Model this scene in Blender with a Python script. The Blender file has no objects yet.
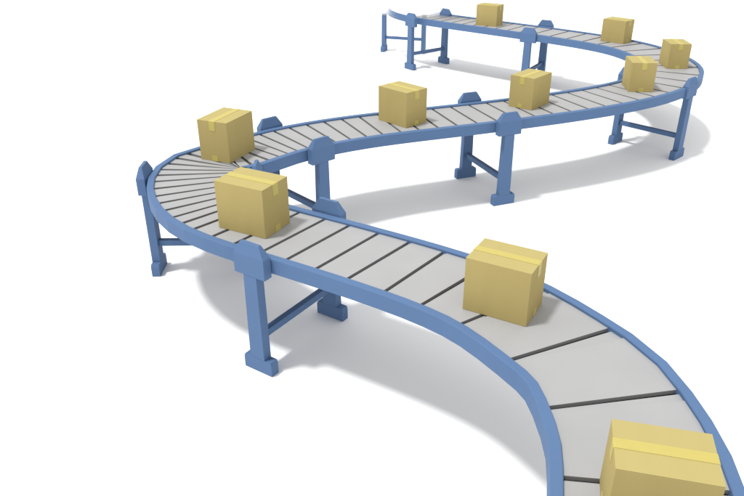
import bpy, bmesh, math
from mathutils import Vector, Matrix

S = bpy.context.scene
C = S.collection

# ------------------------------------------------------------------ materials
def nodes(name):
    m = bpy.data.materials.new(name); m.use_nodes = True
    nt = m.node_tree
    return m, nt, nt.nodes['Principled BSDF'], nt.nodes['Material Output']

def lin(r, g, b):
    f = lambda c: c/12.92 if c <= .04045 else ((c+.055)/1.055)**2.4
    return (f(r/255), f(g/255), f(b/255))

def solid(name, col, rough=.5, var=.04, scale=6, bump=0, bscale=200, spec=.3, stretch=(1, 1, 1), fade=None):
    m, nt, b, out = nodes(name)
    N, L = nt.nodes, nt.links
    tc = N.new('ShaderNodeTexCoord'); mp = N.new('ShaderNodeMapping'); mp.inputs['Scale'].default_value = stretch
    L.new(tc.outputs['Object'], mp.inputs['Vector'])
    nz = N.new('ShaderNodeTexNoise'); nz.inputs['Scale'].default_value = scale; nz.inputs['Detail'].default_value = 6
    L.new(mp.outputs['Vector'], nz.inputs['Vector'])
    mr = N.new('ShaderNodeMapRange'); mr.inputs['To Min'].default_value = 1-var; mr.inputs['To Max'].default_value = 1+var
    mr.inputs['From Min'].default_value = .3; mr.inputs['From Max'].default_value = .7
    L.new(nz.outputs['Fac'], mr.inputs['Value'])
    vm = N.new('ShaderNodeVectorMath'); vm.operation = 'SCALE'; vm.inputs[0].default_value = col
    L.new(mr.outputs['Result'], vm.inputs['Scale'])
    L.new(vm.outputs['Vector'], b.inputs['Base Color'])
    r2 = N.new('ShaderNodeMapRange'); r2.inputs['To Min'].default_value = rough-.05; r2.inputs['To Max'].default_value = rough+.07
    L.new(nz.outputs['Fac'], r2.inputs['Value']); L.new(r2.outputs['Result'], b.inputs['Roughness'])
    b.inputs['Specular IOR Level'].default_value = spec
    if bump:
        n2 = N.new('ShaderNodeTexNoise'); n2.inputs['Scale'].default_value = bscale; n2.inputs['Detail'].default_value = 3
        L.new(mp.outputs['Vector'], n2.inputs['Vector'])
        bp = N.new('ShaderNodeBump'); bp.inputs['Strength'].default_value = bump; bp.inputs['Distance'].default_value = .002
        L.new(n2.outputs['Fac'], bp.inputs['Height']); L.new(bp.outputs['Normal'], b.inputs['Normal'])
    if fade:                      # the conveyor dissolves at its far end: (axis, from, to)
        ax, a0, a1 = fade
        g = N.new('ShaderNodeNewGeometry'); sp = N.new('ShaderNodeSeparateXYZ'); L.new(g.outputs['Position'], sp.inputs[0])
        f = N.new('ShaderNodeMapRange'); f.interpolation_type = 'SMOOTHSTEP'
        f.inputs['From Min'].default_value = a0; f.inputs['From Max'].default_value = a1
        L.new(sp.outputs[ax], f.inputs['Value'])
        tr = N.new('ShaderNodeBsdfTransparent'); mx = N.new('ShaderNodeMixShader')
        L.new(f.outputs['Result'], mx.inputs['Fac']); L.new(b.outputs[0], mx.inputs[1]); L.new(tr.outputs[0], mx.inputs[2])
        L.new(mx.outputs[0], out.inputs['Surface'])
    return m

BLUE = (.091, .159, .294)
FADE = ('Y', 17.3, 19.6)
FADE_BELT = ('Y', 16.5, 18.3)
M_blue = solid('blue_powder_coat', BLUE, .62, .025, 3, .03, 300, .12)
M_blue_end = solid('blue_powder_coat_end', BLUE, .62, .025, 3, .03, 300, .12, fade=FADE)
M_blue_far = solid('blue_powder_coat_far_rail', BLUE, .62, .025, 3, .03, 300, .12, fade=('Y', 17.1, 18.5))
M_blue_leg = solid('blue_powder_coat_leg', BLUE, .62, .025, 3, .03, 300, .12, fade=('Z', .86, 1.03))
M_slat = solid('grey_slat', (.342, .342, .344), .55, .03, 2.5, .05, 260, .25, fade=FADE_BELT)
M_bed = solid('bed_gap_shade', (.035, .035, .036), .8, .03, 6, fade=FADE_BELT)  # near black: shade of the slots painted into the bed colour
M_edge_shade = solid('slat_edge_gap_shade', (.27, .27, .272), .8, .03, 6, fade=FADE_BELT)  # darker than the slat tops: gap shade put into the side faces' colour
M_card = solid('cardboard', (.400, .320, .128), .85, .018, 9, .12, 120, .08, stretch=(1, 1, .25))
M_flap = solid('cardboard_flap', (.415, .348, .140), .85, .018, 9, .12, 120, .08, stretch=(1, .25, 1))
M_tape = solid('yellow_tape', (.475, .400, .115), .5, .02, 14, .05, 60, .2)
M_ground = solid('white_ground', (.93, .93, .93), .9, .004, 1, spec=0)

# ------------------------------------------------------------------ helpers
def link(name, bm, mat, parent=None, bevel=0):
    if bevel:
        bmesh.ops.bevel(bm, geom=[e for e in bm.edges], offset=bevel, segments=2, profile=.7, affect='EDGES', clamp_overlap=True)
    bmesh.ops.recalc_face_normals(bm, faces=bm.faces)
    me = bpy.data.meshes.new(name); bm.to_mesh(me); bm.free()
    me.materials.append(mat)
    o = bpy.data.objects.new(name, me); C.objects.link(o)
    if parent: o.parent = parent
    return o

def hexa(bm, lo, hi, zl, zh, lo2=None, hi2=None):
    """box with rectangle lo..hi (x0,x1,y0,y1) at zl and another at zh"""
    a = [bm.verts.new((x, y, zl)) for x, y in ((lo[0], lo[2]), (lo[1], lo[2]), (lo[1], lo[3]), (lo[0], lo[3]))]
    b = [bm.verts.new((x, y, zh)) for x, y in ((hi[0], hi[2]), (hi[1], hi[2]), (hi[1], hi[3]), (hi[0], hi[3]))]
    bm.faces.new(a[::-1]); bm.faces.new(b)
    for i in range(4): bm.faces.new((a[i], a[(i+1) % 4], b[(i+1) % 4], b[i]))

def box(bm, x0, x1, y0, y1, z0, z1): hexa(bm, (x0, x1, y0, y1), (x0, x1, y0, y1), z0, z1)

# ------------------------------------------------------------------ path of the conveyor
CT = [(.75, .9), (1.05, 1.4), (1.25, 1.9), (1.365, 2.43), (1.494, 2.919), (1.482, 3.332), (1.456, 3.688), (1.242, 4.04), (0.925, 4.567),
      (0.201, 5.092), (-0.693, 5.64), (-1.494, 6.11), (-1.868, 6.756), (-1.97, 7.359), (-1.785, 7.718), (-1.518, 7.778),
      (-1.344, 8.028), (-0.918, 8.408), (-0.118, 8.85), (1.032, 9.227), (2.309, 9.697), (3.509, 10.23), (4.431, 10.852),
      (4.997, 11.576), (5.268, 12.307), (5.263, 13.05), (5.102, 13.748), (4.746, 14.35), (4.214, 14.925), (3.584, 15.526),
      (2.875, 16.141), (2.136, 16.793), (1.40, 17.47), (0.98, 18.1), (0.83, 18.9), (1.0, 19.7), (1.35, 20.5)]
def spline(c, n=40):
    out = []
    for i in range(len(c)-3):
        for k in range(n):
            t = k/n
            w = ((1-t)**3, 3*t**3-6*t*t+4, -3*t**3+3*t*t+3*t+1, t**3)
            out.append(Vector((sum(w[j]*c[i+j][0] for j in range(4))/6, sum(w[j]*c[i+j][1] for j in range(4))/6)))
    return out
PT = spline(CT)
AC = [0]
for a, b in zip(PT, PT[1:]): AC.append(AC[-1]+(b-a).length)
i0 = min(range(len(PT)), key=lambda i: (PT[i]-Vector((-.6775, 5.627))).length)
OFF = AC[i0]-4.729
def at(s):
    s += OFF
    s = max(0, min(AC[-1], s))
    lo, hi = 0, len(AC)-1
    while hi-lo > 1:
        m = (lo+hi)//2
        if AC[m] <= s: lo = m
        else: hi = m
    f = (s-AC[lo])/(AC[hi]-AC[lo])
    p = PT[lo].lerp(PT[hi], f)
    a = PT[max(0, lo-6)]; b = PT[min(len(PT)-1, hi+6)]
    t = (b-a).normalized()
    return p, t, Vector((t.y, -t.x))          # n: towards side A (right of travel)
S0, S1 = -OFF, AC[-1]-OFF
SE = next(s/50 for s in range(1100, 1400) if at(s/50)[0].y > 18.5)     # where the belt ends
SR = next(s/50 for s in range(1100, 1400) if at(s/50)[0].y > 19.5)    # where the rails end

HW, TH = .4925, .072
def wide(s, side):          # the inner rail of the left bend stands a little wider
    return .12*math.exp(-((s-6.75)/.6)**2) if side > 0 else 0
Z_RB, Z_RT = 1.03, 1.17
Z_BELT = 1.147

conv = bpy.data.objects.new('conveyor', None); C.objects.link(conv)
conv.location = (0, 0, 0)
conv['label'] = 'long winding blue framed conveyor with grey slatted belt, standing on blue legs'
conv['category'] = 'conveyor'

# rails: faceted like the photographed ones
def rail(side):
    bm = bmesh.new()
    n = 112; rows = []
    for i in range(n+1):
        sv = S0+(SR-S0)*i/n; p, t, nn = at(sv); hw = HW+wide(sv, side)
        a = p+nn*side*hw; b = p+nn*side*(hw-TH)
        c = .005
        q = []
        for v, z in ((a, Z_RB), (a, Z_RT-c), (a-nn*side*c, Z_RT), (b+nn*side*c, Z_RT), (b, Z_RT-c), (b, Z_RB)):
            q.append(bm.verts.new((v.x, v.y, z)))
        rows.append(q)
    k = len(rows[0])
    for r, r2 in zip(rows, rows[1:]):
        for j in range(k): bm.faces.new((r[j], r[(j+1) % k], r2[(j+1) % k], r2[j]))
    bm.faces.new(rows[0]); bm.faces.new(rows[-1][::-1])
    return link('side_rail', bm, M_blue_end if side < 0 else M_blue_far, conv)
rail(1); rail(-1)

# slatted belt ------------------------------------------------------------
J = [-2.2, -1.5, -.78, -.03, .74, 1.535, 2.18, 2.76, 3.22, 3.59, 3.93, 4.25, 4.55, 4.82, 5.08, 5.33, 5.56, 5.73, 5.87, 6.03, 6.19, 6.35,
     6.52, 6.68, 6.82, 6.94, 7.06, 7.17, 7.27, 7.37, 7.48, 7.60, 7.73, 7.87, 8.03, 8.20, 8.38, 8.585, 8.81, 9.04, 9.28, 9.52,
     9.78, 10.04, 10.31, 10.58, 10.87, 11.16, 11.45, 11.74, 12.03, 12.32, 12.61, 12.91, 13.22, 13.54, 13.86, 14.20, 14.57,
     14.98, 15.45, 15.95, 16.41, 16.86, 17.31, 17.76, 18.16, 18.56, 18.95, 19.35, 19.74, 20.08, 20.40, 20.71, 21.0, 21.29,
     21.58, 21.87, 22.17, 22.45, 22.73, 23.0, 23.28, 23.56, 23.84, 24.12, 24.4]
SKEW = {2: 0, 3: .04, 4: .08, 5: .10, 6: -.09, 7: -.09, 8: -.08, 9: -.06, 10: -.10, 11: -.10, 12: -.10, 13: -.10, 14: -.09, 15: -.07, 16: -.04}
def edge(s, u):
    p, t, nn = at(s); return p+nn*u*(.45+wide(s, u))
def slab(bm, f0, f1, ztop, zbot, n=4, sides=(True, True)):
    """flat piece between the lines f0(u) and f1(u), u = -1..1 across the belt; its sides and underside carry painted gap shade"""
    rows = [[edge(f0(u)+(f1(u)-f0(u))*i/n, u) for u in (-1, 1)] for i in range(n+1)]
    top = [[bm.verts.new((v.x, v.y, ztop)) for v in q] for q in rows]
    bot = [[bm.verts.new((v.x, v.y, zbot)) for v in q] for q in rows]
    for i in range(n):
        bm.faces.new((top[i][0], top[i][1], top[i+1][1], top[i+1][0]))
        bm.faces.new((bot[i][0], bot[i+1][0], bot[i+1][1], bot[i][1])).material_index = 1
        for j in (0, 1): bm.faces.new((top[i][j], top[i+1][j], bot[i+1][j], bot[i][j])).material_index = 1
    if sides[0]: bm.faces.new((top[0][0], bot[0][0], bot[0][1], top[0][1])).material_index = 1
    if sides[1]: bm.faces.new((top[n][0], top[n][1], bot[n][1], bot[n][0])).material_index = 1
bm = bmesh.new()
J[4:14] = [.80, 1.49, 2.12, 2.71, 3.16, 3.53, 3.88, 4.20, 4.51, 4.78]
for k in range(len(J)-1):
    a, b = J[k], J[k+1]
    if a < S0 or b > S1 or at(b)[0].y > 18.35: continue
    ka, kb = SKEW.get(k, 0), SKEW.get(k+1, 0)
    sp = b-a
    g = .016+.022*min(sp, .5)
    # bend of the path tells how much of the underlying lip shows on the outer side
    t0, t1 = at(a)[1], at(b)[1]
    bend = t0.x*t1.y-t0.y*t1.x
    lipw = .010+.014*min(sp, .6)
    f0 = lambda u: a+ka*u/2
    fe = lambda u: b+kb*u/2-g
    fl = lambda u: fe(u)-lipw-max(0, .13*abs(bend)*(1+u*(1 if bend > 0 else -1)))*min(1, sp)
    slab(bm, f0, fl, Z_BELT, Z_BELT-.030, sides=(True, False))
    slab(bm, fl, fe, Z_BELT-.010, Z_BELT-.030, n=1)
link('slatted_belt', bm, M_slat, conv).data.materials.append(M_edge_shade)

bm = bmesh.new()
n = 160; prev = None
for i in range(n+1):
    p, t, nn = at(S0+.01+(SE-S0)*i/n)
    q = [bm.verts.new((*(p+nn*u*.44), z)) for u, z in ((-1, 1.108), (1, 1.108), (1, 1.085), (-1, 1.085))]
    if prev:
        for j in range(4): bm.faces.new((prev[j], prev[(j+1) % 4], q[(j+1) % 4], q[j]))
    else: bm.faces.new(q)
    prev = q
bm.faces.new(prev[::-1])
link('belt_bed', bm, M_bed, conv)

# supports ----------------------------------------------------------------
# local frame: x along the conveyor, y across; profile is one flat outline 9 cm thick
OUT, IN = .588, .496
def post_bm(side, ztop=1.0, foot=True):
    bm = bmesh.new(); y0, y1 = sorted((side*OUT, side*IN))
    z0 = .146 if foot else .002
    hexa(bm, (-.083, .083, y0, y1), (-.072, .072, y0, y1), z0, ztop)
    return bm
def foot_bm(side):
    bm = bmesh.new(); y0, y1 = sorted((side*OUT, side*IN))
    box(bm, -.162, .162, y0, y1, 0.002, .115)
    # shoulder, slightly drawn in
    top = [f for f in bm.faces if f.calc_center_median().z > .11][0]
    r = bmesh.ops.extrude_face_region(bm, geom=[top]); vs = [v for v in r['geom'] if isinstance(v, bmesh.types.BMVert)]
    bmesh.ops.delete(bm, geom=[top], context='FACES_ONLY')
    for v in vs: v.co.z = .145; v.co.x *= .93
    return bm
def bracket_bm(side):
    bm = bmesh.new(); y0, y1 = sorted((side*OUT, side*IN)); yc = (y0+y1)/2
    hexa(bm, (-.170, .170, y0, y1), (-.170, .170, y0, y1), 1.001, 1.19)
    top = [f for f in bm.faces if f.normal.z > .9 or f.calc_center_median().z > 1.189][0]
    r = bmesh.ops.extrude_face_region(bm, geom=[top]); vs = [v for v in r['geom'] if isinstance(v, bmesh.types.BMVert)]
    bmesh.ops.delete(bm, geom=[top], context='FACES_ONLY')
    for v in vs:
        v.co.z = 1.300; v.co.x *= .60; v.co.y = yc+(v.co.y-yc)*.36
    return bm
def support(px, py, ang, extra=0, posts=(1, -1), feet=(1, -1), brackets=(1, -1), mat=None, ztop=1.0, scale=1):
    mat = mat or M_blue
    bm = bmesh.new()
    box(bm, -.032, .032, -IN-extra, IN, .325, .395)
    fr = link('support_frame', bm, mat, conv, .004)
    fr.location = (px, py, 0); fr.rotation_euler = (0, 0, ang)
    parts = [('post', post_bm(sd, ztop, sd in feet), sd) for sd in posts]
    parts += [('foot', foot_bm(sd), sd) for sd in feet] + [('bracket', bracket_bm(sd), sd) for sd in brackets]
    for nm, b, sd in parts:
        o = link(nm, b, mat, fr, .0035)
        if sd < 0: o.location.y = -extra
for s, da in ((4.77, -.05), (6.72, -.13), (8.41, .09), (11.22, .02), (19.83, .19)):
    p, t, nn = at(s)
    support(p.x, p.y, math.atan2(t.y, t.x)+da, .12 if s == 6.72 else 0)
support(4.565, 11.14, math.radians(43.5))
support(1.375, 17.32, math.atan2(.8, -.6))
# last one, under the end that dissolves; local -y is its left post
support(.86, 18.95, math.radians(71), feet=(1,), brackets=(), mat=M_blue_leg, ztop=1.03)

# ------------------------------------------------------------------ cardboard boxes
def carton():
    root = bpy.data.objects.new('cardboard_box', None); C.objects.link(root)
    L, W, H = .4973/2, .3686/2, .4398
    bm = bmesh.new(); box(bm, -L, L, -W, W, 0, H-.004)
    link('carton', bm, M_card, root, .0035)
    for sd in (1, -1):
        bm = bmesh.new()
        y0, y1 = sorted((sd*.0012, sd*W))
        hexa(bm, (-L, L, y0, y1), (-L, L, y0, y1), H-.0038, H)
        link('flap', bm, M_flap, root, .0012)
    # tape: top run with two ends folded down the short sides, one strip
    w, e = .037, .0028
    bm = bmesh.new()
    prof = [(-L-e, H-.105), (-L-e, H+.0), (-L+.002, H+e), (L-.002, H+e), (L+e, H+.0), (L+e, H-.105)]
    inner = [(-L+.001, H-.105), (-L+.001, H-.003), (-L+.004, H-.002), (L-.004, H-.002), (L-.001, H-.003), (L-.001, H-.105)]
    ov = [[bm.verts.new((x, y, z)) for x, z in prof] for y in (-w, w)]
    iv = [[bm.verts.new((x, y, z)) for x, z in inner] for y in (-w, w)]
    for i in range(5):
        bm.faces.new((ov[0][i], ov[0][i+1], ov[1][i+1], ov[1][i]))
        bm.faces.new((iv[0][i], iv[1][i], iv[1][i+1], iv[0][i+1]))
        for k in (0, 1): bm.faces.new((ov[k][i], iv[k][i], iv[k][i+1], ov[k][i+1]))
    for i in (0, 5): bm.faces.new((ov[0][i], ov[1][i], iv[1][i], iv[0][i]))
    link('top_tape', bm, M_tape, root)
    for sd in (1, -1):
        bm = bmesh.new(); x0, x1 = sorted((sd*(L-.001), sd*(L+e)))
        box(bm, x0, x1, -w, w, .001, .062)
        link('bottom_tape', bm, M_tape, root)
    return root
def copy_tree(o, parent=None):
    c = o.copy(); C.objects.link(c)
    if parent: c.parent = parent
    for ch in list(o.children): copy_tree(ch, c)
    return c
BX = [
 (1.382, 2.490, -.246, .944, 'nearest and largest taped cardboard box, cut off by the bottom right edge of the picture'),
 (.971, 4.434, -.525, .981, 'taped cardboard box on the wide slats of the near curve, second nearest to the viewer'),
 (-1.086, 5.863, -.489, 1.053, 'taped cardboard box beside the front left bracket, its tape running left to right'),
 (-1.678, 7.807, 1.161, 1.066, 'taped cardboard box on the narrow slats of the left bend, just behind another box'),
 (.411, 9.080, -.823, 1.040, 'left one of the two boxes on the middle stretch, tape end on its right face'),
 (2.253, 9.848, .857, 1.003, 'right one of the two boxes on the middle stretch, tape end on its left face'),
 (4.107, 10.740, 1.453, .989, 'nearer of the two boxes on the right bend, its tape end facing the viewer'),
 (5.227, 12.215, 1.498, .938, 'rearmost box on the right bend, close to the outer rail, rightmost small box'),
 (4.917, 14.390, -.775, .978, 'box on the far stretch nearest the right bend, tape end on its right face'),
 (2.662, 16.334, -.556, .993, 'farthest and smallest cardboard box, alone between two blue supports of the far stretch'),
]
proto = carton()
for i, (x, y, a, sc, lab) in enumerate(BX):
    o = proto if i == 0 else copy_tree(proto)
    o.location = (x, y, Z_BELT+.001); o.rotation_euler = (0, 0, a); o.scale = (sc, sc, sc)
    o['label'] = lab; o['category'] = 'box'; o['group'] = 'cardboard boxes riding on the conveyor'

# ------------------------------------------------------------------ ground
bm = bmesh.new(); bmesh.ops.create_grid(bm, x_segments=4, y_segments=4, size=300)
g = link('ground', bm, M_ground); g['kind'] = 'structure'

# ------------------------------------------------------------------ light
w = bpy.data.worlds.new('World'); S.world = w; w.use_nodes = True
bg = w.node_tree.nodes['Background']; bg.inputs['Color'].default_value = (1, 1, 1, 1); bg.inputs['Strength'].default_value = .98
D = Vector((-.37, -.15, 1)).normalized(); dist = 120
ld = bpy.data.lights.new('studio_lamp', 'AREA'); ld.shape = 'DISK'; ld.size = 13; ld.energy = 118000
ld.color = (1, .995, .98)
lo = bpy.data.objects.new('studio_lamp', ld); C.objects.link(lo)
lo.location = Vector((1.5, 9, 0))+D*dist
lo.rotation_euler = D.to_track_quat('Z', 'Y').to_euler()

# ------------------------------------------------------------------ camera
cd = bpy.data.cameras.new('camera'); cam = bpy.data.objects.new('camera', cd); C.objects.link(cam)
cd.sensor_width = 36; cd.lens = 699.4/744*36; cd.clip_end = 2000
pitch, roll = .4779, -.0042
c, s = math.cos(pitch), math.sin(pitch)
fw = Vector((0, c, -s)); rt = Vector((1, 0, 0)); up = Vector((0, s, c))
r2 = rt*math.cos(roll)+up*math.sin(roll); u2 = -rt*math.sin(roll)+up*math.cos(roll)
m = Matrix((r2, u2, -fw)).transposed().to_4x4(); m.translation = (0, 0, 3.9389)
cam.matrix_world = m
S.camera = cam

S.render.engine = 'CYCLES'
S.cycles.transparent_max_bounces = 64
S.view_settings.view_transform = 'Standard'; S.view_settings.look = 'None'
S.view_settings.exposure = 0; S.view_settings.gamma = 1
S.render.resolution_x = 1024; S.render.resolution_y = 683
